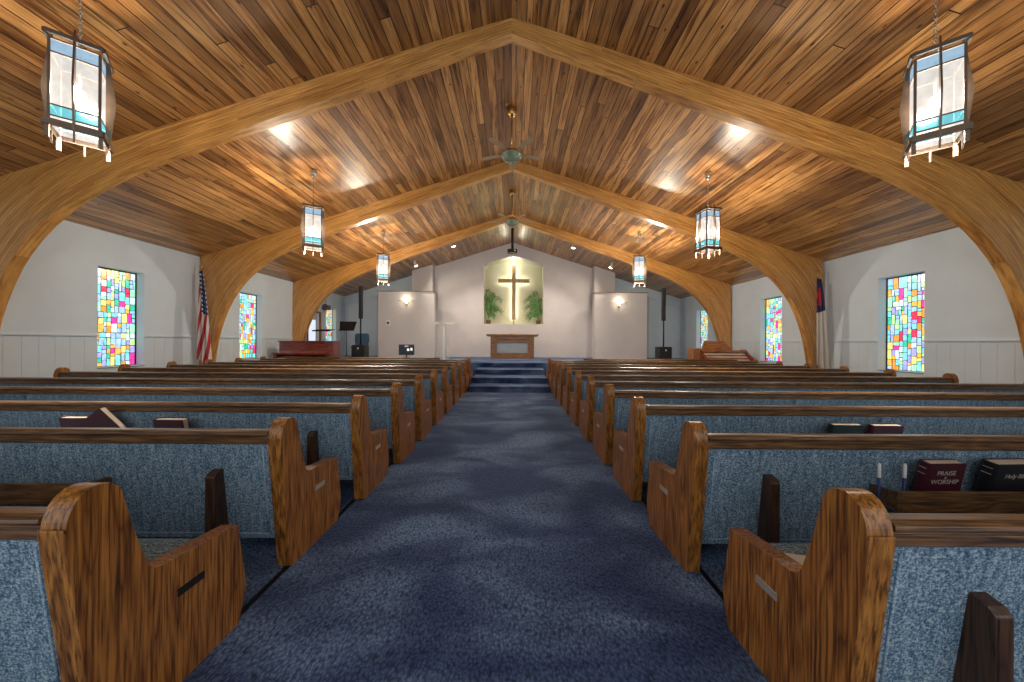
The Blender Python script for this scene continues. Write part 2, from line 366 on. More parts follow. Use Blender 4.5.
# stained glass -------------------------------------------------
GL = {}
def glassmat(name, c, e):
    m, nt, p = nm(name); L = nt.links.new
    tc = N(nt, 'ShaderNodeTexCoord'); no = N(nt, 'ShaderNodeTexNoise', i_Scale=18.0, i_Detail=4.0, i_Distortion=1.0); L(tc.outputs['Object'], no.inputs[0])
    r = ramp(nt, no.outputs[0], [(.3, tuple(x*.72 for x in c)), (.68, tuple(min(1, x*1.1+.04) for x in c))])
    L(r.outputs[0], p.inputs['Base Color']); L(r.outputs[0], p.inputs['Emission Color']); p.inputs['Emission Strength'].default_value = e
    p.inputs['Roughness'].default_value = .2
    return m
GCOL = [('pale_blue_pane', (.36, .58, .88)), ('aqua_pane', (.20, .68, .74)), ('green_pane', (.03, .55, .36)), ('amber_pane', (1.0, .50, .08)),
        ('yellow_pane', (.95, .80, .25)), ('lavender_pane', (.36, .38, .85)), ('crimson_pane', (.85, .02, .10)), ('magenta_pane', (.80, .03, .38)),
        ('white_pane', (.62, .80, .82)), ('lime_pane', (.55, .90, .35)), ('orange_pane', (.98, .32, .04)), ('mint_pane', (.36, .80, .58))]
GMATS = [LEAD]+[glassmat(n, c, .80) for n, c in GCOL]
def stained(name, y0, y1, z0, z1, x, s, seed, parent):
    rnd = random.Random(seed); cells = []
    w = y1-y0; h = z1-z0
    # running columns of irregular upright blocks, with a few wide blocks
    def split(a, b, c, d):
        W_, H_ = b-a, d-c
        if W_ > .125 and (W_ > H_*.8 or rnd.random() < .55) :
            t = a+W_*rnd.uniform(.38, .62); split(a, t, c, d); split(t, b, c, d)
        elif H_ > .24 or (H_ > .16 and rnd.random() < .5):
            t = c+H_*rnd.uniform(.35, .65); split(a, b, c, t); split(a, b, t, d)
        elif W_ > .11 and rnd.random() < .5:
            t = a+W_*rnd.uniform(.4, .6); split(a, t, c, d); split(t, b, c, d)
        else: cells.append((a, b, c, d))
    split(y0, y1, z0, z1)
    mb = MB(); mb.box((x, y0, z0), (x+s*.012, y1, z1), 0)
    wts = [16, 15, 7, 11, 9, 8, 4, 4, 15, 7, 6, 9]
    for a, b, c, d in cells:
        g = .0055; j = lambda: rnd.uniform(-.005, .005)
        n = len(mb.v); X = x+s*.016
        mb.v += [(X, a+g+j(), c+g+j()), (X, b-g+j(), c+g+j()), (X, b-g+j(), d-g+j()), (X, a+g+j(), d-g+j())]
        mb.face([n, n+1, n+2, n+3], 1+rnd.choices(range(12), wts)[0])
    return mb.build(name, GMATS, parent)
k = 0
for side, wins, xw, s in (('left', WIN_L, XL, 1), ('right', WIN_R, XR, -1)):
    for a, b in wins:
        k += 1
        root = empty('window_%d' % k, (0, 0, 0), kind='structure')
        xg = xw-s*.20
        stained('stained_glass', a+.012, b-.012, WZ0+.02, WZ1-.02, xg, s, 17*k+3, root)
        f = MB()
        f.box((xg-s*.02, a, WZ0), (xg+s*.03, a+.02, WZ1)).box((xg-s*.02, b-.02, WZ0), (xg+s*.03, b, WZ1))
        f.box((xg-s*.02, a+.02, WZ0), (xg+s*.03, b-.02, WZ0+.025)).box((xg-s*.02, a+.02, WZ1-.025), (xg+s*.03, b-.02, WZ1))
        f.build('window_frame', LEAD, root)
        MB().box((xg+s*.03, a, WZ0-.0), (xw+s*.03, b, WZ0+.018)).build('window_sill', TRIMW, root, bevel=.004)

# door in left wall near chancel
root = empty('door_1', (0, 0, 0), kind='structure')
a, b = DOOR_L
MB().box((XL-.06, a, 0), (XL+.02, a+.07, 2.55)).box((XL-.06, b-.07, 0), (XL+.02, b, 2.55)).box((XL-.06, a+.07, 2.48), (XL+.02, b-.07, 2.55)).build('door_frame', ALTARW, root)
MB().box((XL-.12, a+.07, 0), (XL-.08, b-.07, 1.2)).box((XL-.12, a+.07, 2.2), (XL-.08, b-.07, 2.48)).box((XL-.12, a+.07, 1.2), (XL-.08, a+.22, 2.2)).box((XL-.12, b-.22, 1.2), (XL-.08, b-.07, 2.2)).build('door_leaf', TRIMW, root)
MB().box((XL-.11, a+.22, 1.2), (XL-.10, b-.22, 2.2)).build('door_glass', plain('daylit_door_glass', (.6, .7, .85), .2, emis=.7, ec=(.62, .72, .9)), root)

# end wall group
PF = .64                       # platform height
wb = MB()
for xa, xb in ((XL-.2, -3.4+RX), (3.4+RX, XR+.2)):
    pts = [(xa, 0), (xb, 0), (xb, ZR-abs(xb-RX)*SL+.1), (xa, ZR-abs(xa-RX)*SL+.1)]
    wb.prism(pts, 'y', YB, YB+.2)
struct(wb, 'wall_back', WALL)
NX0, NX1 = -1.38, 1.40; NZ0, NZS, NZA = 2.185, 4.97, 5.40; NY = 15.9; NYB = 16.6; NXC = .01
CX0, CX1 = -3.74, 3.74
wc = MB(); zt = lambda x: ZR-abs(x-RX)*SL+.05
def quad_y(mb, pts, ya, yb, m=0): mb.prism(pts, 'y', ya, yb, m)
quad_y(wc, [(CX0, 0), (NX0, 0), (NX0, zt(NX0)), (CX0, zt(CX0))], NY, NY+.3)
quad_y(wc, [(NX1, 0), (CX1, 0), (CX1, zt(CX1)), (NX1, zt(NX1))], NY, NY+.3)
quad_y(wc, [(NX0, 0), (NX1, 0), (NX1, NZ0), (NX0, NZ0)], NY, NY+.3)
quad_y(wc, [(NX0, NZS), (NXC, NZA), (NXC, zt(NXC)), (NX0, zt(NX0))], NY, NY+.3)
quad_y(wc, [(NXC, NZA), (NX1, NZS), (NX1, zt(NX1)), (NXC, zt(NXC))], NY, NY+.3)
struct(wc, 'wall_front', WALLW)
nb = MB()
e = .03
quad_y(nb, [(NX0-e, NZ0-e), (NX1+e, NZ0-e), (NX1+e, NZS), (NXC, NZA+e), (NX0-e, NZS)], NYB, NYB+.05)
quad_y(nb, [(NX0-.06, NZ0-.06), (NX1+.06, NZ0-.06), (NX1+.06, NZ0), (NX0-.06, NZ0)], NY+.3, NYB)
quad_y(nb, [(NX0-.06, NZ0), (NX0, NZ0), (NX0, NZS), (NX0-.06, NZS)], NY+.3, NYB)
quad_y(nb, [(NX1, NZ0), (NX1+.06, NZ0), (NX1+.06, NZS), (NX1, NZS)], NY+.3, NYB)
quad_y(nb, [(NX0-.06, NZS), (NXC, NZA), (NXC, NZA+.06), (NX0-.06, NZS+.06)], NY+.3, NYB)
quad_y(nb, [(NXC, NZA), (NX1+.06, NZS), (NX1+.06, NZS+.06), (NXC, NZA+.06)], NY+.3, NYB)
struct(nb, 'wall_niche', NICHE)
# tall shallow boxes and low partitions flanking the chancel
pb = MB()
for s in (-1, 1):
    xa, xb = s*3.68, s*4.62
    pts = [(xa, PF), (xb, PF), (xb, zt(xb)), (xa, zt(xa))]
    pb.prism(pts, 'y', 15.45, 15.9 if True else 0)
struct(pb, 'wall_pilasters', WALLW)
pb = MB()
for xa, xb in ((-5.88, -3.45), (3.53, 5.83)):
    pb.box((xa, 14.8, PF), (xb, 15.1, 3.50))
    pb.box((xa+.0, 14.79, PF), (xa+.12 if xa < 0 else xa, 14.8, 3.5))
struct(pb, 'wall_partitions', WALLW)
pt = MB()
for xa, xb in ((-5.92, -3.43), (3.51, 5.87)): pt.box((xa, 14.76, 3.50), (xb, 15.13, 3.54))
struct(pt, 'trim_3', plain('oak_cap_trim', (.28, .2, .15), .5, varn=.1))
# sloping crown trim on the rear wall
ct = MB()
for s in (-1, 1):
    x1 = s*4.7+RX; x2 = XL if s < 0 else XR
    for dz, th in ((-.06, .05), (-.42, .03)):
        pts = [(x1, ZR-abs(x1-RX)*SL+dz-th), (x2, ZR-abs(x2-RX)*SL+dz-th), (x2, ZR-abs(x2-RX)*SL+dz), (x1, ZR-abs(x1-RX)*SL+dz)]
        ct.prism(pts, 'y', YB-.05, YB)
struct(ct, 'trim_4', WALL)
# chancel platform and carpeted steps
ax0, ax1 = -1.17, .99
pl = MB().box((XL, 11.45, 0), (XR, YB, PF))
struct(pl, 'floor_platform', CARPET, bevel=.012)
st = MB()
for i, (y, z) in enumerate(((9.03, .16), (9.70, .32), (10.6, .48))):
    st.box((ax0, y, z-.16), (ax1, 11.45, z))
    st.box((ax0, y-.025, z-.035), (ax1, y, z))
st.box((ax0, 11.425, PF-.035), (ax1, 11.45, PF))
struct(st, 'floor_steps', CARPET, bevel=.008)
# dark edge strips between aisle carpet and pew floor
struct(MB().box((1.10, .3, 0), (1.125, 10.9, .006)), 'trim_5', BLACKM)
struct(MB().box((-1.335, .3, 0), (-1.31, 10.9, .006)), 'trim_6', BLACKM)

# laminated arches ---------------------------------------------
INN = [(0, 4.45), (1.3, 3.98), (2.6, 3.5), (3.7, 3.115), (4.4, 2.87), (4.8, 2.73), (5.2, 2.59), (5.6, 2.42), (5.95, 2.24), (6.2, 2.10), (6.45, 1.93), (6.72, 1.70), (6.9, 1.51), (7.07, 1.29),
       (7.2, 1.09), (7.32, .85), (7.43, .58), (7.52, .30), (7.6, -.05), (7.66, -.4), (7.70, -.8), (7.72, -1.32)]
OUT = []
tot = len(INN)
def outer(i):
    x, z = INN[i]
    # follows the roof to the eaves corner, then the wall down
    if x < 5.2: d = x; return (d, ZR-1.32-SL*d)
    k0 = next(j for j, p in enumerate(INN) if p[0] >= 5.2); t = (i-k0)/(tot-1-k0)
    seg = [(5.2, ZR-1.32-SL*5.2), (HW, ZE-1.32), (HW, -1.32)]
    l1 = math.hypot(HW-5.2, SL*(HW-5.2)); l2 = ZE
    tc = .48
    if t < tc: u = t/tc; return (5.2+(HW-5.2)*u, ZR-1.32-SL*(5.2+(HW-5.2)*u))
    u = (t-tc)/(1-tc); return (HW, (ZE-1.32)+(-1.32-(ZE-1.32))*u)
def arch(yf, label, th=.16):
    root = empty('laminated_arch', (RX, yf, 0), label=label, cat='roof arch', group='laminated wooden arches')
    for s in (-1, 1):
        mb = MB(); u = 0
        rows = []; pu = 0
        for i, (x, z) in enumerate(INN):
            ox, oz = outer(i)
            if i: pu += math.hypot(x-INN[i-1][0], z-INN[i-1][1])
            rows.append((x*s, z+1.32, ox*s, oz+1.32, pu))
        n = 0
        for (x, z, ox, oz, pu) in rows:
            ox = max(-(HW-.028), min(HW-.03, ox))
            oz -= .002
            mb.v += [(x, 0, z), (ox, 0, oz), (ox, th, oz), (x, th, z)]
        for i in range(len(rows)-1):
            a = i*4; b = a+4; ua, ub = rows[i][4], rows[i+1][4]
            wa = math.hypot(rows[i][0]-rows[i][2], rows[i][1]-rows[i][3]); wb_ = math.hypot(rows[i+1][0]-rows[i+1][2], rows[i+1][1]-rows[i+1][3])
            o = 50 if s > 0 else 20
            mb.face([a, b, b+1, a+1], 0, uv=[(ua+o, 9), (ub+o, 9), (ub+o, 9+wb_), (ua+o, 9+wa)])
            mb.face([a+1, b+1, b+2, a+2], 0, uv=[(ua, 0), (ub, 0), (ub, th), (ua, th)])
            mb.face([a+3, a+2, b+2, b+3], 0, uv=[(ua+o, 9), (ua+o, 9+wa), (ub+o, 9+wb_), (ub+o, 9)])
            mb.face([a, a+3, b+3, b], 0, uv=[(ua+o, 3.018), (ua+o, 3.057), (ub+o, 3.057), (ub+o, 3.018)])
        mb.face([0, 1, 2, 3]); m_ = (len(rows)-1)*4; mb.face([m_, m_+3, m_+2, m_+1])
        mb.build('arch_half', GLULAM, root)
    return root
arch(4.88, 'largest laminated pine arch, nearest, framing the whole view from side to side')
arch(8.68, 'middle laminated pine arch with the two flags standing at its feet')
arch(12.36, 'smallest laminated pine arch, farthest, rising behind piano and organ')

# ============================================================ PEWS
PROF = [(.10, 0), (.083, .012), (.0, .72), (.0, .77), (.005, .815), (.022, .855), (.05, .88), (.08, .885), (.11, .876), (.135, .85), (.15, .80), (.18, .68), (.212, .575),
        (.228, .535), (.25, .512), (.28, .503), (.31, .502), (.595, .472), (.61, .465), (.618, .45), (.662, .19), (.664, .14), (.655, .09), (.62, 0)]
def smooth_prof(P, n=4):
    out = []; k = len(P)
    for i in range(k):
        p0, p1, p2, p3 = P[(i-1) % k], P[i], P[(i+1) % k], P[(i+2) % k]
        flat = (i in (0, 1, 14, 15, 19, 21, 22)) or i >= k-1
        out.append(p1)
        if flat or math.dist(p1, p2) < .012: continue
        for j in range(1, n):
            t = j/n
            out.append(tuple(.5*((2*p1[a])+(-p0[a]+p2[a])*t+(2*p0[a]-5*p1[a]+4*p2[a]-p3[a])*t*t+(-p0[a]+3*p1[a]-3*p2[a]+p3[a])*t**3) for a in (0, 1)))
    return out
PROF = smooth_prof(PROF)
PL = 6.02
def make_pew():
    root = empty('pew', (0, 0, 0))
    ends = []
    for x0 in (0, PL-.076):
        e_ = MB().prism(PROF, 'x', 0, .076).build('end_panel', OAKZ, root, bevel=.007, segs=2); e_.location.x = x0
        ends.append(e_)
        if x0 == 0: MB().box((-.004, .33, .345), (0, .44, .375)).build('nameplate', SILVER, e_, label='metal nameplate')
        else: MB().box((.076, .33, .345), (.080, .44, .375)).build('nameplate', SILVER, e_, label='metal nameplate')
    # rail profile
    rp = [(.062, .79), (.062, .820), (.056, .825), (.018, .825), (.006, .821), (-.001, .813), (-.002, .803), (.003, .795), (.016, .792), (.016, .785), (.010, .782), (.010, .752), (.015, .746), (.06, .746), (.06, .79)]
    MB().prism(rp, 'x', .08, PL-.08).build('top_rail', OAKX, root, bevel=.002, segs=1)
    # upholstered back
    bk = MB(); x0, x1 = .082, PL-.082
    bk.prism([(.095, .165), (.026, .747), (.06, .79), (.085, .79), (.16, .44), (.17, .39), (.14, .165)], 'x', x0, x1)
    b_ = bk.build('backrest', FAB, root, bevel=.008)
    pp = MB()
    def bp(x, z, o=0): return (x, .095-(z-.165)*(.069/.582)-.002-o, z)
    for (xa, za, xb, zb) in ((x0+.045, .20, x1-.045, .20), (x0+.045, .72, x0+.045, .20), (x1-.045, .72, x1-.045, .20)):
        pp.tube([bp(xa, za), bp(xb, zb)], .0045, 6)
    pp.build('piping', FAB_L, b_)
    se = MB().prism([(.13, .34), (.13, .435), (.3, .43), (.56, .43), (.60, .415), (.605, .38), (.59, .345)], 'x', x0, x1)
    se.build('seat', FAB, root, bevel=.01)
    sb = MB().box((x0, .15, .28), (x1, .20, .34)).box((x0, .53, .26), (x1, .56, .34)); sb.build('seat_bearer', OAKD, root)
    br = [(.055, .60), (.004, .585), (-.014, .565), (-.014, 0), (.16, 0), (.14, .165), (.095, .165)]
    for xs in (.36, 2.16, PL-2.22, PL-.42):
        MB().prism(br, 'x', xs, xs+.055).build('back_bracket', OAKD, root, bevel=.005)
    for xs in (.96, 2.40, 3.84):
        rk = MB(); w = 1.22; yb_ = .05; yf = -.105
        side = [(yb_, .46), (yb_-.01, .545), (yb_-.03, .553), (yf, .562), (yf, .455)]
        for xx in (xs, xs+w-.015): rk.prism(side, 'x', xx, xx+.015)
        rk.box((xs+.015, yf, .455), (xs+w-.015, yf+.015, .565)); rk.box((xs+.015, yf+.015, .455), (xs+w-.015, yb_+.02, .468))
        rk.build('book_rack', OAKX, root, bevel=.003, segs=1)
    return root
ROWD = lambda n: {1: .975, 2: 1.905, 3: 2.765}.get(n, 1.00+.872*(n-1))
ordn = ['', 'nearest', 'second', 'third', 'fourth', 'fifth', 'sixth', 'seventh', 'eighth', 'ninth', 'tenth', 'eleventh and farthest']
proto = make_pew()
PEW = {}; ROOTS = {}
for side in ('left', 'right'):
    for n in range(1, 12):
        o = proto if (side == 'left' and n == 1) else copy_tree(proto)
        if side == 'left': x = {1: -1.285, 2: -1.30, 3: -1.245}.get(n, -1.22)-PL
        else: x = {1: 1.02, 2: 1.012}.get(n, 1.01)
        o.location = (x, ROWD(n)+({1: .005, 2: .01}.get(n, 0) if side == 'left' else {2: -.02}.get(n, 0)), 0); PEW[side, n] = x; ROOTS[side, n] = o
        extra = {('left', 1): ', dark plate on its arm', ('right', 1): ', bright plate on its arm', ('left', 3): ', three books in its rack', ('right', 2): ', holding the hymnal and Bible'}.get((side, n), '')
        lab = 'blue-backed oak pew, %s row %s of aisle%s' % (ordn[n], side, extra)
        tag(o, lab, 'pew', 'church pews')
# the right-hand brackets stand a little farther from the aisle
for (sd, n_), r_ in ROOTS.items():
    for ch in r_.children:
        if ch.name.startswith('back_bracket') and sd == 'right': ch.location.x = -.01 if n_ == 1 else .05
        if ch.name.startswith('book_rack') and sd == 'right': ch.location.x = .05
        if ch.name.startswith('book_rack') and sd == 'left': ch.location.x = -.04
# dark nameplate on nearest left pew
for ch in proto.children:
    for g in ch.children:
        if g.name.startswith('nameplate'):
            me = g.data.copy(); me.materials[0] = DKPLATE; g.data = me; g['label'] = 'dark bronze nameplate'
# front screens before the first pews
def screen(x0, x1, lab):
    r = empty('pew_screen', (x0, 10.58, 0), label=lab, cat='pew screen', group='pew front screens')
    w = x1-x0
    MB().box((0, 0, .80), (w, .09, .835)).build('top_rail', OAKX, r, bevel=.008)
    MB().box((.06, .025, .06), (w-.06, .06, .80)).build('panel', OAKX, r)
    for i in range(5):
        xx = .0+(w-.06)*i/4; MB().box((xx, .01, 0), (xx+.06, .08, .80)).build('post', OAKZ, r, bevel=.004)
screen(-7.1, -2.27, 'low wooden screen before the farthest left pew, below the small monitor')
screen(2.2, 7.0, 'low wooden screen before the farthest right pew')

# ------------------------------------------------------------ books and things in the racks
def text(s, size, mat, parent, name, loc, rot, ext=.0006, align='CENTER', shear=0):
    cu = bpy.data.curves.new(name, 'FONT'); cu.body = s; cu.size = size; cu.extrude = ext; cu.align_x = align; cu.align_y = 'CENTER'; cu.shear = shear
    t = bpy.data.objects.new(name, cu); col.objects.link(t)
    dg = bpy.context.evaluated_depsgraph_get(); me = bpy.data.meshes.new_from_object(t.evaluated_get(dg))
    bpy.data.objects.remove(t); me.name = name; me.materials.clear(); me.materials.append(mat)
    o = bpy.data.objects.new(name, me); col.objects.link(o); o.parent = parent; o.location = loc; o.rotation_euler = rot; return o
def book(loc, w, h, t, cover, lab, rot=(0, 0, 0), txt=None, stripes=False):
    """spine at local x=0, front cover faces -y, stands on its lower edge"""
    r = empty('book', loc, label=lab, cat='book', group='hymnals and Bibles in the pew racks'); r.rotation_euler = rot
    c = MB().box((0, 0, 0), (w, .004, h)).box((0, t-.004, 0), (w, t, h)).prism([(0, 0), (-.006, t*.25), (-.006, t*.75), (0, t), (.006, t), (.006, 0)], 'z', 0, h)
    c.build('cover', cover, r, bevel=.001, segs=1)
    MB().box((.006, .004, .005), (w-.006, t-.004, h-.005)).build('pages', PAGES, r)
    if txt:
        for s, size, z, sh in txt: text(s, size, GOLD, r, 'lettering', (w*.5, -.0006, z), (R(90), 0, 0), shear=sh)
    if stripes:
        m = MB()
        for z in (h*.72, h*.86): m.box((-.0075, t*.2, z), (-.0055, t*.8, z+.004))
        m.build('spine_bands', GOLD, r)
    return r
y2 = ROWD(2); lean = R(10)
book((2.225, y2-.055, .47), .21, .235, .05, MAROON, 'maroon hymnal with gilt title standing in right-hand rack beside two pens', (lean, 0, R(3)),
     [('PRAISE', .036, .178, 0), ('&', .022, .152, 0), ('WORSHIP', .036, .128, 0)], True)
book((2.58, y2-.06, .47), .25, .235, .065, BLACKC, 'black Bible with silver title standing at right photo edge', (lean, 0, R(3)),
     [('Holy Bible', .034, .165, .2)], True)
y3 = ROWD(3)
book((2.53, y3-.05, .47), .235, .232, .05, GREENC, 'dark green book in third right rack, left of a maroon one', (lean, 0, 0))
book((2.85, y3-.05, .47), .235, .228, .05, MAROON, 'maroon book in third right rack, right of the dark green one', (lean, 0, 0))
book((-3.57, y3-.05, .47), .235, .25, .05, MAROON, 'maroon book in left rack, leftmost of its three', (lean, 0, 0))
book((-3.27, y3-.055, .40+.085), .21, .235, .05, MAROON, 'tilted maroon book in left rack, middle of its three', (lean, R(-38), 0)).location.z = .485
book((-2.83, y3-.05, .47), .235, .24, .05, MAROON, 'maroon book in left rack, rightmost of its three', (lean, 0, 0))
for x, tilt, lab in ((1.99, 9, 'white and blue pen in right-hand rack, farther from the hymnal'), (2.125, 11, 'white and blue pen in right-hand rack, next to the hymnal')):
    r = empty('pen', (x, y2-.06, .47), label=lab, cat='pen', group='pens in the pew rack'); r.rotation_euler = (R(-8), R(tilt), 0)
    MB().lathe([(0, 0), (.005, .004), (.0065, .08), (.0065, .14)], seg=10).build('barrel', BLUEP, r)
    MB().lathe([(.007, .138), (.0085, .142), (.0085, .205), (.005, .216), (0, .217)], seg=10).build('cap', WHITEP, r)
# bulletin left on the nearest right pew seat
r = MB().prism([(0, 0), (.01, .022), (.13, .006), (.26, .02), (.26, .016), (.13, .002), (.012, .015)], 'y', 0, .2).build('leaflet', PAPER, None, loc=(1.14, ROWD(1)+.26, .432), label='open paper leaflet on the seat of the nearest right pew', cat='leaflet')

# ============================================================ LANTERNS
def make_lantern():
    r = empty('pendant_lantern', (0, 0, 0))       # origin: lantern centre
    h = .5; w = .142
    fr = MB()
    for z0, z1, e in ((.385, .42, .165), (-.40, -.345, .168)):
        for s in (-1, 1):
            fr.box((-e, s*e-.012, z0), (e, s*e+.012, z1)); fr.box((s*e-.012, -e, z0), (s*e+.012, e, z1))
    for sx in (-1, 1):
        for sy in (-1, 1):
            fr.box((sx*w-.009, sy*w-.009, -.37), (sx*w+.009, sy*w+.009, .36))
    for z in (.362, .245, -.21, -.305):
        for s in (-1, 1):
            fr.box((-w, s*w-.006, z-.006), (w, s*w+.006, z+.006)); fr.box((s*w-.006, -w, z-.006), (s*w+.006, w, z+.006))
    fr.box((-.16, -.01, .39), (.16, .01, .41)); fr.box((-.01, -.16, .39), (.01, .16, .41))
    fr.build('frame', BRONZE, r)
    # light wooden inner blocks between ring and glass
    for s in (-1, 1):
        for ax in (0, 1):
            g = MB()
            def q(z0, z1, m):
                if ax == 0: g.box((-w+.009, s*w-.003, z0), (w-.009, s*w+.003, z1), m)
                else: g.box((s*w-.003, -w+.009, z0), (s*w+.003, w-.009, z1), m)
            q(-.204, .239, 0); q(.251, .349, 1); q(-.299, -.216, 2); q(-.36, -.311, 0)
            g.build('glass_panel', [FROST, BLUEGL, AQUAGL], r)
            f = MB(); o = w+.012
            pts = [(o, .5), (o+.012, .48), (o+.026, .36), (o+.066, .0), (o+.026, -.40), (o+.008, -.5), (o, -.5)]
            if ax == 0: f.prism([(p*s, z) for p, z in pts], 'x', -.0065, .0065)
            else: f.prism([(p*s, z) for p, z in pts], 'y', -.0065, .0065)
            f.build('fin', BRONZE, r)
    for sx in (-1, 1):
        for sy in (-1, 1): MB().box((sx*.15-.013, sy*.15-.013, -.50), (sx*.15+.013, sy*.15+.013, -.345)).build('corner_peg', PEGW, r)
    MB().box((-w, -w, .352), (w, w, .358)).build('added_top_panel', FROST, r)  # added pane that dims the lamp's hot spot on the ceiling
    MB().lathe([(0, -.045), (.025, -.038), (.042, 0), (.03, .032), (.014, .05), (0, .05)], seg=14).build('bulb', BULB, r)
    MB().tube([(0, 0, .05), (0, 0, .39)], .010, 8).build('socket', LEAD, r)
    ld = bpy.data.lights.new('lamp', 'POINT'); ld.energy = LANTERN_W; ld.color = (1, .91, .79); ld.shadow_soft_size = .07
    l = bpy.data.objects.new('lamp', ld); col.objects.link(l); l.parent = r
    # chain up to the ceiling with a small canopy
    top = ZR-4.0*SL-3.58-.03
    ch = MB(); z = .41; i = 0
    while z < top-.05:
        a = .011; pts = []
        for t in range(9):
            u = 2*PI*t/8; p_ = (a*math.cos(u), 0, .021*math.sin(u)+z+.021) if i % 2 == 0 else (0, a*math.cos(u), .021*math.sin(u)+z+.021)
            pts.append(p_)
        ch.tube(pts, .0032, 5, cap=False); z += .034; i += 1
    ch.build('chain', CHROME, r)
    MB().lathe([(.0, -.10), (.02, -.095), (.055, -.05), (.065, .03), (0, .035)], c=(0, 0, top), seg=18).build('canopy', CHROME, r)
    return r
lan = make_lantern(); first = True
for y, zc, rot_, lab in ((3.13, 3.58, (41, -41), 'largest and nearest'), (6.78, 3.57, (30, 10), 'middle'), (10.45, 3.58, (20, -22), 'smallest and farthest')):
    for j, s in enumerate((-1, 1)):
        o = lan if first else copy_tree(lan); first = False
        o.location = (-4.0 if s < 0 else 3.87, y, zc); o.rotation_euler = (0, 0, R(rot_[j]))
        tag(o, '%s hanging bronze and frosted glass lantern, %s side' % (lab, 'left' if s < 0 else 'right'), 'lantern', 'hanging lanterns')

for o in bpy.data.objects:
    if o.type == 'LIGHT' and o.parent and o.parent.name.startswith('pendant_lantern'): 
        o.data = o.data.copy(); o.data.energy = LANTERN_W*(.5 if o.parent.location.y < 4 else 1.45 if o.parent.location.y > 9 else 1)

# ============================================================ CEILING FANS, PROJECTOR, SPOTS
def make_fan():
    r = empty('ceiling_fan', (0, 0, 0))     # origin at ceiling ridge
    MB().lathe([(0, -.20), (.03, -.195), (.085, -.13), (.10, -.04), (.07, .0), (0, .0)], seg=20).build('canopy', BRASS, r)
    MB().tube([(0, 0, -.19), (0, 0, -.86)], .013, 8).build('downrod', BRASS, r)
    MB().lathe([(0, -.84), (.08, -.85), (.15, -.88), (.17, -.92), (.15, -.95), (0, -.95)], seg=24).build('motor_housing', BRASS, r)
    MB().lathe([(.0, -1.08), (.09, -1.065), (.17, -1.02), (.215, -.975), (.22, -.955), (.0, -.95)], seg=24).build('light_bowl', plain('green_tinted_glass_bowl', (.22, .27, .20), .15, varn=.5), r)
    MB().tube([(.03, 0, -1.07), (.03, 0, -1.32)], .003, 5).lathe([(0, -.02), (.012, -.01), (.012, .01), (0, .02)], c=(.03, 0, -1.33), seg=8).build('pull_chain', BRASS, r)
    for k_ in range(5):
        a = 2*PI*k_/5+.3; b = MB()
        b.box((.16, -.018, -.925), (.27, .018, -.918))
        pts = [(.24, -.045), (.3, -.055), (.62, -.062), (.655, -.03), (.655, .03), (.62, .062), (.3, .055), (.24, .045)]
        b.prism(pts, 'z', -.918, -.910)
        bo = b.build('blade', plain('pale_fan_blade', (.42, .30, .18), .4, varn=.1) if k_ == 0 else FBL, r)
        if k_ == 0: globals()['FBL'] = bo.data.materials[0]
        bo.rotation_euler = (R(0), 0, a)
    return r
FBL = None
f1 = make_fan(); f1.location = (RX, 6.77, ZR-.0); tag(f1, 'larger ceiling fan with glass bowl, hanging from ridge in nearer bay', 'ceiling fan', 'ceiling fans')
f2 = copy_tree(f1); f2.location = (RX, 10.47, ZR); tag(f2, 'smaller ceiling fan with glass bowl, seen just above the projector', 'ceiling fan', 'ceiling fans')

pr = empty('projector', (RX, 13.9, 4.98), label='black ceiling projector hanging on a pole before the niche', cat='projector')
MB().box((-.2, -.16, .0), (.2, .16, .13)).build('body', BLACK, pr, bevel=.015)
MB().tube([(.1, -.17, .065), (.1, -.20, .065)], .04, 14).build('lens', CHROME, pr)
MB().box((-.13, -.1, .13), (.13, .1, .15)).tube([(0, 0, .15), (0, 0, 1.0)], .055, 10).build('mount_pole', BLACKM, pr)

def px(x, y, Y): # pixel -> world at depth Y (for measuring out positions)
    yy = (y-342.2)-.00646*(x-512); return ((x-513)/340*Y, Y, 1.32-yy/340*Y)
for s, lab in ((-1, 'left small white spotlight on the ceiling near the chancel'), (1, 'right small white spotlight on the ceiling near the chancel')):
    X, Y, Z = px(414 if s < 0 else 611.5, 259, 14.2)
    zc = ZR-abs(X-RX)*SL
    r = empty('spotlight', (X, Y, zc), label=lab, cat='spotlight', group='chancel spotlights')
    MB().box((-.04, -.04, -.03), (.04, .04, .02)).tube([(0, 0, -.03), (0, 0, -.09)], .012, 8).build('mount', WHITEP, r)
    d = Vector((-s*.35, .1, -.8)).normalized(); a = Vector((0, 0, -.06))
    MB().tube([a-d*.03, a+d*.03, a+d*.16], [.035, .05, .075], 14).build('shade', WHITEP, r)
    MB().tube([a+d*.155, a+d*.165], .068, 14).build('lens', SPOTL, r)
    ld = bpy.data.lights.new('lamp', 'SPOT'); ld.energy = SPOT_W*4; ld.color = (1, .85, .66); ld.spot_size = R(100); ld.spot_blend = .8; ld.shadow_soft_size = .06
    l = bpy.data.objects.new('lamp', ld); col.objects.link(l); l.parent = r; l.location = a+d*.19
    tgt = Vector((X*.4, 15.9, 2.6))-(Vector((X, Y, zc))+a); l.rotation_euler = tgt.to_track_quat('-Z', 'Y').to_euler()
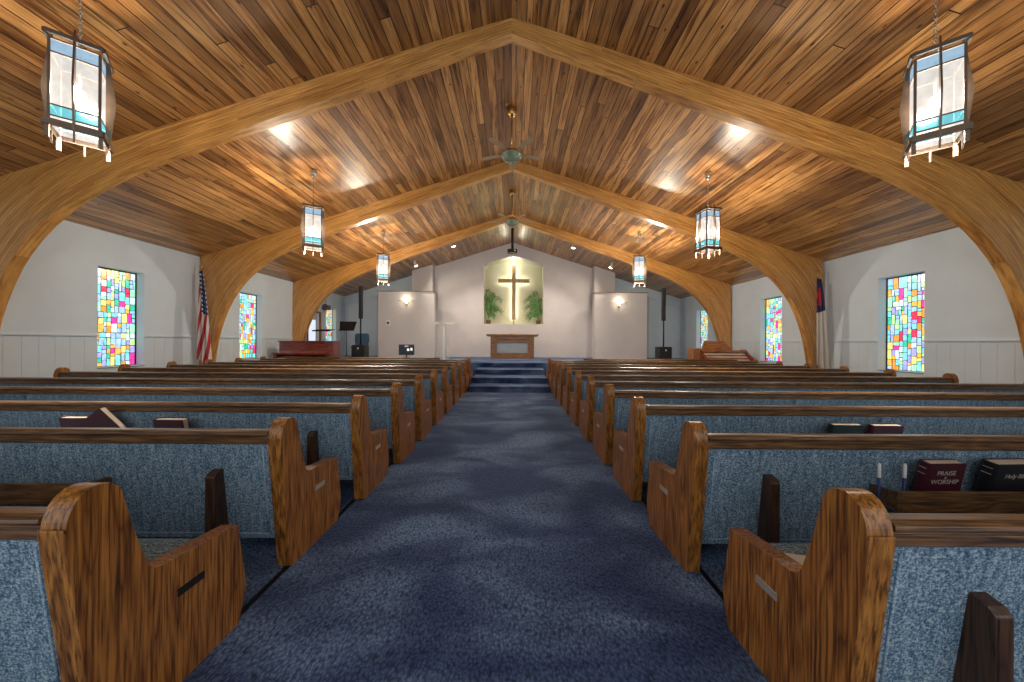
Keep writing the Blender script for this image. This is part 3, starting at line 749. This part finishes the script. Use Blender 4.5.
for x, lab in ((453, 'round recessed ceiling light left of the ridge'), (572.5, 'round recessed ceiling light right of the ridge')):
    Y = 13.9; X = (x-513)/340*Y; zc = ZR-abs(X-RX)*SL
    r = empty('recessed_light', (X, Y, zc), label=lab, cat='ceiling light', group='recessed chancel lights'); r.rotation_euler = (0, math.atan(SL)*(1 if X > 0 else -1), 0)
    MB().lathe([(.075, -.012), (.10, -.010), (.105, .0), (.075, .0)], seg=20).build('trim_ring', WHITEP, r)
    MB().lathe([(0, -.006), (.075, -.006), (.075, 0), (0, 0)], seg=20).build('lens', SPOTL, r)
    ld = bpy.data.lights.new('lamp', 'SPOT'); ld.energy = 260; ld.color = (1, .86, .7); ld.spot_size = R(120); ld.spot_blend = .6; ld.shadow_soft_size = .07
    l = bpy.data.objects.new('lamp', ld); col.objects.link(l); l.parent = r; l.location = (0, 0, -.03)

# ============================================================ NICHE: cross and palms
XC = (513.5-513)/340*16.4
cr = empty('wall_cross', (XC, 16.42, 2.42), label='tall wooden cross glowing from behind inside the niche', cat='cross')
MB().box((-.095, -.05, .0), (.095, .03, 2.62)).build('upright', CROSSW, cr, bevel=.01)
MB().box((-.75, -.052, 1.78), (-.095, .03, 1.97)).box((.095, -.052, 1.78), (.75, .03, 1.97)).build('crossbar', CROSSW, cr, bevel=.01)
MB().box((-.045, .035, .04), (.045, .055, 2.58)).box((-.71, .035, 1.835), (-.045, .055, 1.915)).box((.045, .035, 1.835), (.71, .055, 1.915)).build('backlight', LED, cr)
MB().box((-.05, .055, 1.7), (.05, .18, 2.05)).build('wall_bracket', BLACKM, cr)
MB().box((-.03, -.03, -.22), (.03, .0, .0)).build('foot', CROSSW, cr)
def palm(loc, seed, sgn, lab):
    rnd = random.Random(seed); r = empty('potted_palm', loc, label=lab, cat='plant', group='palms in the niche')
    MB().lathe([(0, 0), (.09, 0), (.12, .18), (.13, .19), (.11, .19), (.10, .15), (0, .15)], seg=18).build('pot', POT, r)
    mb = MB()
    for i in range(15):
        u0 = i/14; rise = .45+1.15*rnd.random(); reach = rnd.uniform(.15, .75)*(1 if rnd.random() < .82 else -.3); yy0 = rnd.uniform(-.18, .12)
        pts = []
        for t in range(10):
            u = t/9; x = sgn*reach*u**1.6; z = .15+rise*(1-(1-u)**1.7)-.62*u**3*abs(reach)*1.3
            pts.append(Vector((x, yy0*u, z)))
        mb.tube(pts, .007, 4)
        for t in range(2, 9):
            for half in (0, .5):
                p = pts[t].lerp(pts[t+1], half); d = (pts[t+1]-pts[t]).normalized(); sd = d.cross(Vector((0, 1, .15))).normalized()
                L_ = .34*(1-.5*t/9)
                for s in (-1, 1):
                    tip = p+(sd*s*.6+d*.85).normalized()*L_+Vector((0, rnd.uniform(-.05, .03), -.09)); w_ = d*.024
                    tip.x = max(-.17, tip.x) if sgn > 0 else min(.17, tip.x); tip.y = max(-.26, min(.3, tip.y))
                    mid = p.lerp(tip, .5)+Vector((0, 0, .02)); n = len(mb.v)
                    mb.v += [tuple(p), tuple(mid-w_), tuple(tip), tuple(mid+w_)]; mb.face([n, n+1, n+2, n+3])
    mb.build('fronds', LEAF, r, recalc=False)
palm((NX0+.2, 16.22, NZ0), 4, 1, 'green potted palm at the left side of the niche')
palm((NX1-.2, 16.22, NZ0), 9, -1, 'green potted palm at the right side of the niche')
cv = empty('cove_light', (NXC, NY+.14, NZA-.10), label='small concealed light fitting in the peak of the niche', cat='light fitting')
MB().box((-.12, -.05, -.02), (.12, .05, .0)).box((-.03, -.03, 0), (.03, .03, .06)).build('housing', WHITEP, cv)
MB().box((-.11, -.04, -.026), (.11, .04, -.02)).build('lens', SPOTL, cv)
ld = bpy.data.lights.new('lamp', 'POINT'); ld.energy = NICHE_W; ld.color = (1, .95, .75); ld.shadow_soft_size = .06
l = bpy.data.objects.new('lamp', ld); col.objects.link(l); l.parent = cv; l.location = (0, 0.05, -.1)

# ============================================================ CHANCEL FURNITURE
# communion table
AY = 14.6; al = empty('altar_table', (-.03, AY, PF), label='wooden altar table with pale blue front panel below the niche', cat='altar table')
MB().box((-1.10, -.36, .98), (1.10, .36, 1.03)).prism([(-1.04, .93), (1.04, .93), (1.10, .98), (-1.10, .98)], 'y', -.33, .33).build('table_top', ALTARW, al, bevel=.008)
c = MB().box((-.92, -.26, .82), (.92, .26, .93)).box((-.92, -.26, .0), (.92, .26, .18)).box((-.92, -.26, .18), (-.66, .26, .82)).box((.66, -.26, .18), (.92, .26, .82)).box((-.66, -.18, .18), (.66, .2, .82))
c.build('body', ALTARW, al, bevel=.006)
MB().box((-.66, -.20, .24), (.66, -.18, .68)).build('front_panel', ALTARF, al, label='pale blue inset panel')
fr = MB()
for a_, b_ in (((-.74, -.275, .18), (-.66, -.26, .76)), ((.66, -.275, .18), (.74, -.26, .76)), ((-.66, -.275, .68), (.66, -.26, .76)), ((-.66, -.275, .16), (.66, -.26, .24))): fr.box(a_, b_)
fr.build('panel_moulding', ALTARW, al, bevel=.003)
for s in (-1, 1): MB().box((s*.80-.05, -.29, 0), (s*.80+.05, -.26, .93)).build('pilaster', ALTARW, al, bevel=.004)
bk_ = book((-.12, AY+.06, PF+1.03), .22, .03, .16, plain('open_page_cover', (.5, .4, .3), .6, varn=.1), 'low closed book lying on the middle of the altar table'); bk_['group'] = 'altar book'

# clear lectern
X, Y, Z = px(444, 340, 12.2); lt = empty('lectern', (X, 12.3, PF), label='clear acrylic lectern with white central column, left of the altar', cat='lectern')
LAM = plain('pale_translucent_acrylic', (.85, .86, .85), .2); LAM.node_tree.nodes['Principled BSDF'].inputs['Alpha'].default_value = .22
MB().box((-.27, -.02, .04), (-.255, .22, 1.33)).box((.13, -.02, .04), (.145, .22, 1.33)).build('side_panel', LAM, lt)
MB().box((-.26, .20, .04), (.135, .21, 1.30)).build('front_panel', LAM, lt)
MB().box((-.06, .0, .04), (.02, .14, 1.30)).build('column', WHITEP, lt, bevel=.01)
MB().prism([(-.12, 1.33), (-.12, 1.36), (.30, 1.44), (.30, 1.41)], 'x', -.40, .36).build('reading_desk', LAM, lt)
MB().box((-.16, -.1, 1.375), (.05, .0, 1.385)).build('desk_ledge', BLACK, lt)
MB().box((-.34, -.12, 0), (.22, .3, .04)).build('base', LAM, lt, bevel=.01)

# monitor
X, Y, Z = px(406.5, 357, 10.62); mo = empty('monitor', (X, 10.625, .835), label='small black monitor standing on the low wooden screen', cat='monitor')
MB().box((-.24, -.015, .08), (.24, .02, .41)).build('housing', BLACK, mo, bevel=.006)
MB().box((-.225, -.018, .10), (.225, -.015, .395)).build('screen', SCREEN, mo)
MB().box((.02, -.020, .21), (.09, -.018, .28)).box((.13, -.020, .22), (.19, -.018, .30)).box((-.05, -.020, .35), (.06, -.018, .365)).build('screen_icons', ICON, mo)
MB().box((-.10, -.035, 0), (.10, .04, .012)).box((-.02, .0, .012), (.02, .015, .12)).build('stand', BLACK, mo)

# column speakers
def speaker(x0, ybase, lab):
    r = empty('column_speaker', (x0, 12.9, PF), label=lab, cat='loudspeaker', group='column loudspeakers')
    MB().box((-.24, -.2, 0), (.24, .22, .56)).build('subwoofer', BLACK, r, bevel=.03)
    MB().box((-.21, -.212, .05), (.21, -.2, .51)).build('grille', DKMESH, r)
    MB().box((-.03, -.218, .40), (.03, -.212, .46)).build('badge', WHITEP, r, label='small white badge')
    MB().tube([(0, 0, .56), (0, 0, 1.55)], .028, 10).build('pole', BLACKM, r)
    MB().prism([(-.06, 1.55), (-.045, 1.9), (-.06, 2.45), (-.06, 2.78), (.07, 2.78), (.07, 2.45), (.085, 1.9), (.07, 1.55)], 'x', -.06, .06).build('array', DKMESH, r, bevel=.01)
    return r
s1 = speaker(px(360.5, 340, 12.9)[0], 0, 'black column loudspeaker on subwoofer left of the chancel, blue chair behind')
s2 = copy_tree(s1); s2.location.x = px(663.5, 340, 12.9)[0]; s2.location.z = PF-.03+.03; tag(s2, 'black column loudspeaker on subwoofer right of the chancel, near the organ', 'loudspeaker')
# blue chair
chx = px(359.5, 340, 14.0)[0]; ch = empty('padded_chair', (chx, 14.0, PF), label='blue padded chair standing behind the left column loudspeaker', cat='chair')
MB().prism([(-.26, .52), (.26, .52), (.30, .70), (.29, .96), (.24, 1.02), (-.24, 1.02), (-.29, .96), (-.30, .70)], 'y', .2, .26).build('backrest', CHAIRF, ch, bevel=.02)
MB().box((-.25, -.25, .42), (.25, .22, .50)).build('seat', CHAIRF, ch, bevel=.02)
for sx in (-1, 1):
    for sy in (-1, 1): MB().tube([(sx*.22, sy*.21, 0), (sx*.22, sy*.21, .42)], .012, 8).build('leg', BLACKM, ch)
MB().tube([(-.23, .235, .45), (-.23, .235, .7)], .012, 8).tube([(.23, .235, .45), (.23, .235, .7)], .012, 8).build('back_frame', BLACKM, ch)

# music stands
def stand(x, y, zdesk, tilt, lab, w=.62):
    r = empty('music_stand', (x, y, PF), label=lab, cat='music stand', group='music stands')
    for k_ in range(3):
        a = 2*PI*k_/3+.5; MB().tube([(0, 0, .22), (.26*math.cos(a), .26*math.sin(a), .01)], .009, 6).build('leg', BLACKM, r)
    MB().tube([(0, 0, .08), (0, 0, zdesk)], .012, 8).build('pole', BLACKM, r)
    d = MB().prism([(-w*.42, .0), (w*.42, .0), (w*.5, .36)if tilt < 60 else (w*.5, .36), (-w*.5, .36)][::1], 'y', -.004, .004).box((-w*.45, -.05, -.006), (w*.45, .004, .006))
    o = d.build('desk', BLACKM, r, bevel=.002, segs=1); o.location = (0, 0, zdesk-.1); o.rotation_euler = (R(-tilt), 0, 0)
x1_ = px(346.5, 340, 12.3); st1 = stand(x1_[0], 12.3, 1.18, 22, 'upright black music stand beside left column loudspeaker')
x2_ = px(321, 340, 12.8); stand(x2_[0], 12.8, 1.16, 76, 'black music stand with flat tray before the left door', .74)

# upright piano (left)
PX0, PX1 = px(278, 341, 11.0)[0], px(333, 341, 11.0)[0]; pw = PX1-PX0
pi = empty('upright_piano', (PX0, 10.95, 0), label='glossy dark red upright piano at the foot of the far left arch', cat='piano')
MB().box((0, .10, .10), (pw, .46, 1.30)).build('case', MAHOG, pi, bevel=.01)
MB().box((-.02, .05, 1.30), (pw+.02, .48, 1.34)).build('lid', MAHOG, pi, bevel=.008)
MB().box((-.02, -.22, .70), (pw+.02, .10, .76)).build('key_bed', MAHOG, pi, bevel=.006)
k_ = MB()
for i in range(52): k_.box((.12+i*(pw-.24)/52, -.19, .76), (.12+(i+.9)*(pw-.24)/52, -.04, .785))
k_.build('keys', IVORY, pi)
MB().prism([(-.03, .785), (.10, .785), (.10, 1.02), (.06, 1.02), (-.03, .84)], 'x', .1, pw-.1).build('fallboard', MAHOG, pi, bevel=.006)
MB().box((-.05, -.20, .9), (pw+.05, .10, .96)).build('shelf', MAHOG, pi, bevel=.01)
for xx in (0, pw-.1): MB().box((xx, -.2, .76), (xx+.1, .1, .90)).build('key_cheek', MAHOG, pi, bevel=.01)
for xx in (.02, pw-.12): MB().box((xx, -.18, 0), (xx+.1, -.08, .70)).build('leg', MAHOG, pi, bevel=.01)
MB().box((-.0, .46, .0), (pw, .50, 1.29)).box((0, .05, 0), (pw, .46, .1)).build('base', MAHOG, pi)

# organ (right)
OX0, OX1 = px(694, 341, 11.0)[0], px(749.5, 341, 11.0)[0]; ow = OX1-OX0
og = empty('electric_organ', (OX0, 11.02, 0), label='reddish brown organ with stacked keyboards at the far right arch foot', cat='organ')
MB().box((.25, .12, 0), (ow-.02, .42, 1.10)).build('case', ORGANW, og, bevel=.01)
MB().prism([(.42, 1.10), (ow-.32, 1.10), (ow-.62, 1.42), (.52, 1.42)], 'y', .30, .36).build('music_rack', ORGANW, og, bevel=.006)
for xx in (.22, ow-.10): MB().prism([(-.35, .70), (.3, .70), (.3, 1.14), (.12, 1.14), (-.05, 1.0), (-.35, .84)], 'x', xx, xx+.09).build('cheek', MAHOG, og, bevel=.01)
for i, (y, z) in enumerate(((-.27, .80), (-.16, .89), (-.05, .98))):
    m_ = MB()
    for j in range(44): m_.box((.36+j*(ow-.52)/44, y, z), (.36+(j+.9)*(ow-.52)/44, y+.13, z+.03))
    m_.build('keyboard', IVORY, og)
    MB().box((.31, y+.005, z-.05), (ow-.10, y+.12, z)).build('key_slip', ORGANW, og)
MB().box((.31, -.30, .66), (ow-.10, .12, .75)).build('key_bed', ORGANW, og)
MB().box((.31, .02, 1.05), (ow-.1, .14, 1.12)).build('stop_rail', ORGANW, og, bevel=.006)
MB().box((0, .0, 0), (.22, .42, 1.18)).build('side_cabinet', ORGANW, og, bevel=.008)
MB().box((.3, -.2, 0), (ow-.12, .12, .12)).build('pedal_board', OAKD, og)
for xx in (.24, ow-.12): MB().box((xx, -.30, 0), (xx+.08, -.22, .70)).build('leg', ORGANW, og)

# flags ---------------------------------------------------------
def flagmat(kind):
    m, nt, p = nm('flag_'+kind); L = nt.links.new; uv = N(nt, 'ShaderNodeUVMap'); sp = N(nt, 'ShaderNodeSeparateXYZ'); L(uv.outputs[0], sp.inputs[0])
    def M(op, a, b=None):
        n = N(nt, 'ShaderNodeMath', operation=op)
        for i, v in enumerate((a, b)):
            if v is None: continue
            if isinstance(v, (int, float)): n.inputs[i].default_value = v
            else: L(v, n.inputs[i])
        return n.outputs[0]
    u, v = sp.outputs[0], sp.outputs[1]
    if kind == 'us':
        # stripes run steeply down the draped cloth
        t = M('ADD', M('MULTIPLY', u, 4.2), M('MULTIPLY', v, 3.2)); st = M('GREATER_THAN', M('FRACT', t), .5)
        base = mixc(nt, (.45, .02, .03), (.62, .60, .58), st)
        can = M('LESS_THAN', v, M('ADD', .46, M('MULTIPLY', u, .0)))
        can = M('MULTIPLY', can, M('GREATER_THAN', M('SUBTRACT', u, M('MULTIPLY', v, .45)), .08))
        vo = N(nt, 'ShaderNodeTexVoronoi', i_Scale=1.0, i_Randomness=.0); cb = N(nt, 'ShaderNodeCombineXYZ'); L(M('MULTIPLY', u, 6), cb.inputs[0]); L(M('MULTIPLY', v, 22), cb.inputs[1]); L(cb.outputs[0], vo.inputs[0])
        star = M('LESS_THAN', vo.outputs['Distance'], .26)
        bl = mixc(nt, (.012, .02, .09), (.62, .62, .62), star)
        c = mixc(nt, base, bl, can)
    else:
        can = M('LESS_THAN', M('SUBTRACT', v, M('MULTIPLY', u, -.08)), .40)
        red = M('MULTIPLY', M('LESS_THAN', M('ABSOLUTE', M('SUBTRACT', u, .32)), .16), M('MULTIPLY', M('GREATER_THAN', v, .10), M('LESS_THAN', v, .30)))
        red2 = M('MULTIPLY', M('LESS_THAN', M('ABSOLUTE', M('SUBTRACT', v, .19)), .04), M('LESS_THAN', u, .62))
        bl = mixc(nt, (.02, .02, .10), (.50, .02, .02), M('MAXIMUM', red, red2))
        base = mixc(nt, (.60, .56, .50), (.45, .32, .13), M('GREATER_THAN', u, .93))
        c = mixc(nt, base, bl, can)
    L(c, p.inputs['Base Color']); p.inputs['Roughness'].default_value = .7; return m
def flag(loc, h, kind, lab, s):
    r = empty('flag', loc, label=lab, cat='flag')
    MB().lathe([(0, 0), (.17, 0), (.17, .03), (.13, .05), (.05, .07), (.035, .12), (0, .12)], seg=20).build('base', OAKD, r)
    MB().tube([(0, 0, .1), (0, 0, h-.14)], .014, 8).build('pole', ALTARW, r)
    if kind == 'us': MB().lathe([(0, h-.15), (.03, h-.13), (.012, h-.10), (.03, h-.05), (.012, h-.01), (0, h+.03)], seg=10).build('finial', BRASS, r)
    else: MB().lathe([(0, -.15), (.03, -.13), (.012, -.10)], c=(0, 0, h), seg=10).box((-.012, -.01, h-.11), (.012, .01, h+.09)).box((-.06, -.01, h+.0), (.06, .01, h+.025)).build('finial', BRASS, r, label='brass cross finial')
    mb = MB(); nu, nv = 48, 30; H = h*.70
    for j in range(nv+1):
        v = j/nv; z = h-.20-v*H*(1.0); wd = (.06+.20*v**.7)
        for i in range(nu+1):
            u = i/nu; fold = math.sin(u*5.0*PI+v*1.2)
            x = s*(-.05+wd*u*1.35-.02*v); y = -.03-.045*fold*(.35+.65*v)-.02*u
            zz = z-.22*u*v*(1 if u < .8 else .9)+(.10*v*(1-u))
            mb.v.append((x, y, zz))
    for j in range(nv):
        for i in range(nu):
            a = j*(nu+1)+i
            mb.face([a, a+1, a+nu+2, a+nu+1], 0, uv=[(i/nu, j/nv), ((i+1)/nu, j/nv), ((i+1)/nu, (j+1)/nv), (i/nu, (j+1)/nv)], smooth=True)
    o = mb.build('flag_cloth', flagmat(kind), r, recalc=False); md = o.modifiers.new('solid', 'SOLIDIFY'); md.thickness = .004
fl = px(201, 262, 8.42); flag((fl[0]+.03, 8.42, 0), fl[2], 'us', 'American flag draped on its pole at the left foot of the middle arch', 1)
fr_ = px(817.2, 268, 8.42); flag((fr_[0], 8.42, 0), fr_[2]-.06, 'christian', 'white Christian flag with blue and red corner at right foot of middle arch', 1)

# sconces, thermostat, outlets, camera ---------------------------
def sconce(x, z, lab):
    r = empty('wall_sconce', (x, 14.79, z), label=lab, cat='wall light', group='chancel wall sconces')
    MB().box((-.05, -.02, -.14), (.05, 0, .02)).build('backplate', BRASS, r, bevel=.005)
    MB().lathe([(.02, -.08), (.06, -.03), (.10, .05), (.105, .055), (.095, .05), (.05, -.02), (.0, -.06)], seg=18, a0=PI, ang=PI).build('shade', WARMGL, r)
    for s in (-1, 1): MB().tube([(s*.02, -.03, -.02), (s*.2, -.06, .07), (s*.36, -.04, .09)], .008, 6).build('arm', BRASS, r)
    MB().lathe([(0, -.13), (.02, -.125), (.03, -.10), (0, -.09)], c=(0, -.03, -.02), seg=10).build('finial', BRASS, r)
    ld = bpy.data.lights.new('lamp', 'POINT'); ld.energy = SCONCE_W; ld.color = (1, .84, .58); ld.shadow_soft_size = .05
    l = bpy.data.objects.new('lamp', ld); col.objects.link(l); l.parent = r; l.location = (0, -.17, .12)
a_ = px(406, 302, 14.79); sconce(a_[0], a_[2], 'lit wall sconce on the left chancel partition')
a_ = px(618.5, 304, 14.79); sconce(a_[0], a_[2], 'lit wall sconce on the right chancel partition')
def plate(name, x, z, w, h, lab, cat, mat=WHITEP, y=14.8):
    r = empty(name, (x, y, z), label=lab, cat=cat)
    MB().box((-w/2, -.02, -h/2), (w/2, 0, h/2)).build('cover', mat, r, bevel=.003, segs=1)
    MB().box((-w/4, -.024, -h/5), (w/4, -.02, h/5)).build('insert', BLACK if mat is WHITEP else WHITEP, r)
a_ = px(388, 322.5, 14.8); plate('thermostat', a_[0], a_[2], .20, .24, 'white thermostat on the left chancel partition', 'thermostat')
a_ = px(610, 352, 14.8); plate('wall_outlet', a_[0], a_[2], .08, .13, 'small outlet low on the right chancel partition', 'outlet', SILVER)
a_ = px(636, 325, 14.8); plate('light_switch', a_[0]-.5, a_[2], .07, .09, 'small light switch midway up the right chancel partition', 'switch', WHITEP)
a_ = px(324, 304, 14.2); r = empty('wall_speaker', (XL, 14.35, a_[2]), label='small dark wall fixture on bracket above the left door', cat='wall fixture')
MB().box((0, -.02, -.02), (.16, .02, .02)).tube([(.12, 0, 0), (.12, 0, .2)], .01, 6).build('bracket', BLACKM, r)
MB().box((.06, -.12, -.22), (.28, .1, -.02)).build('housing', plain('grey_housing', (.12, .12, .12), .5, varn=.1), r, bevel=.015)
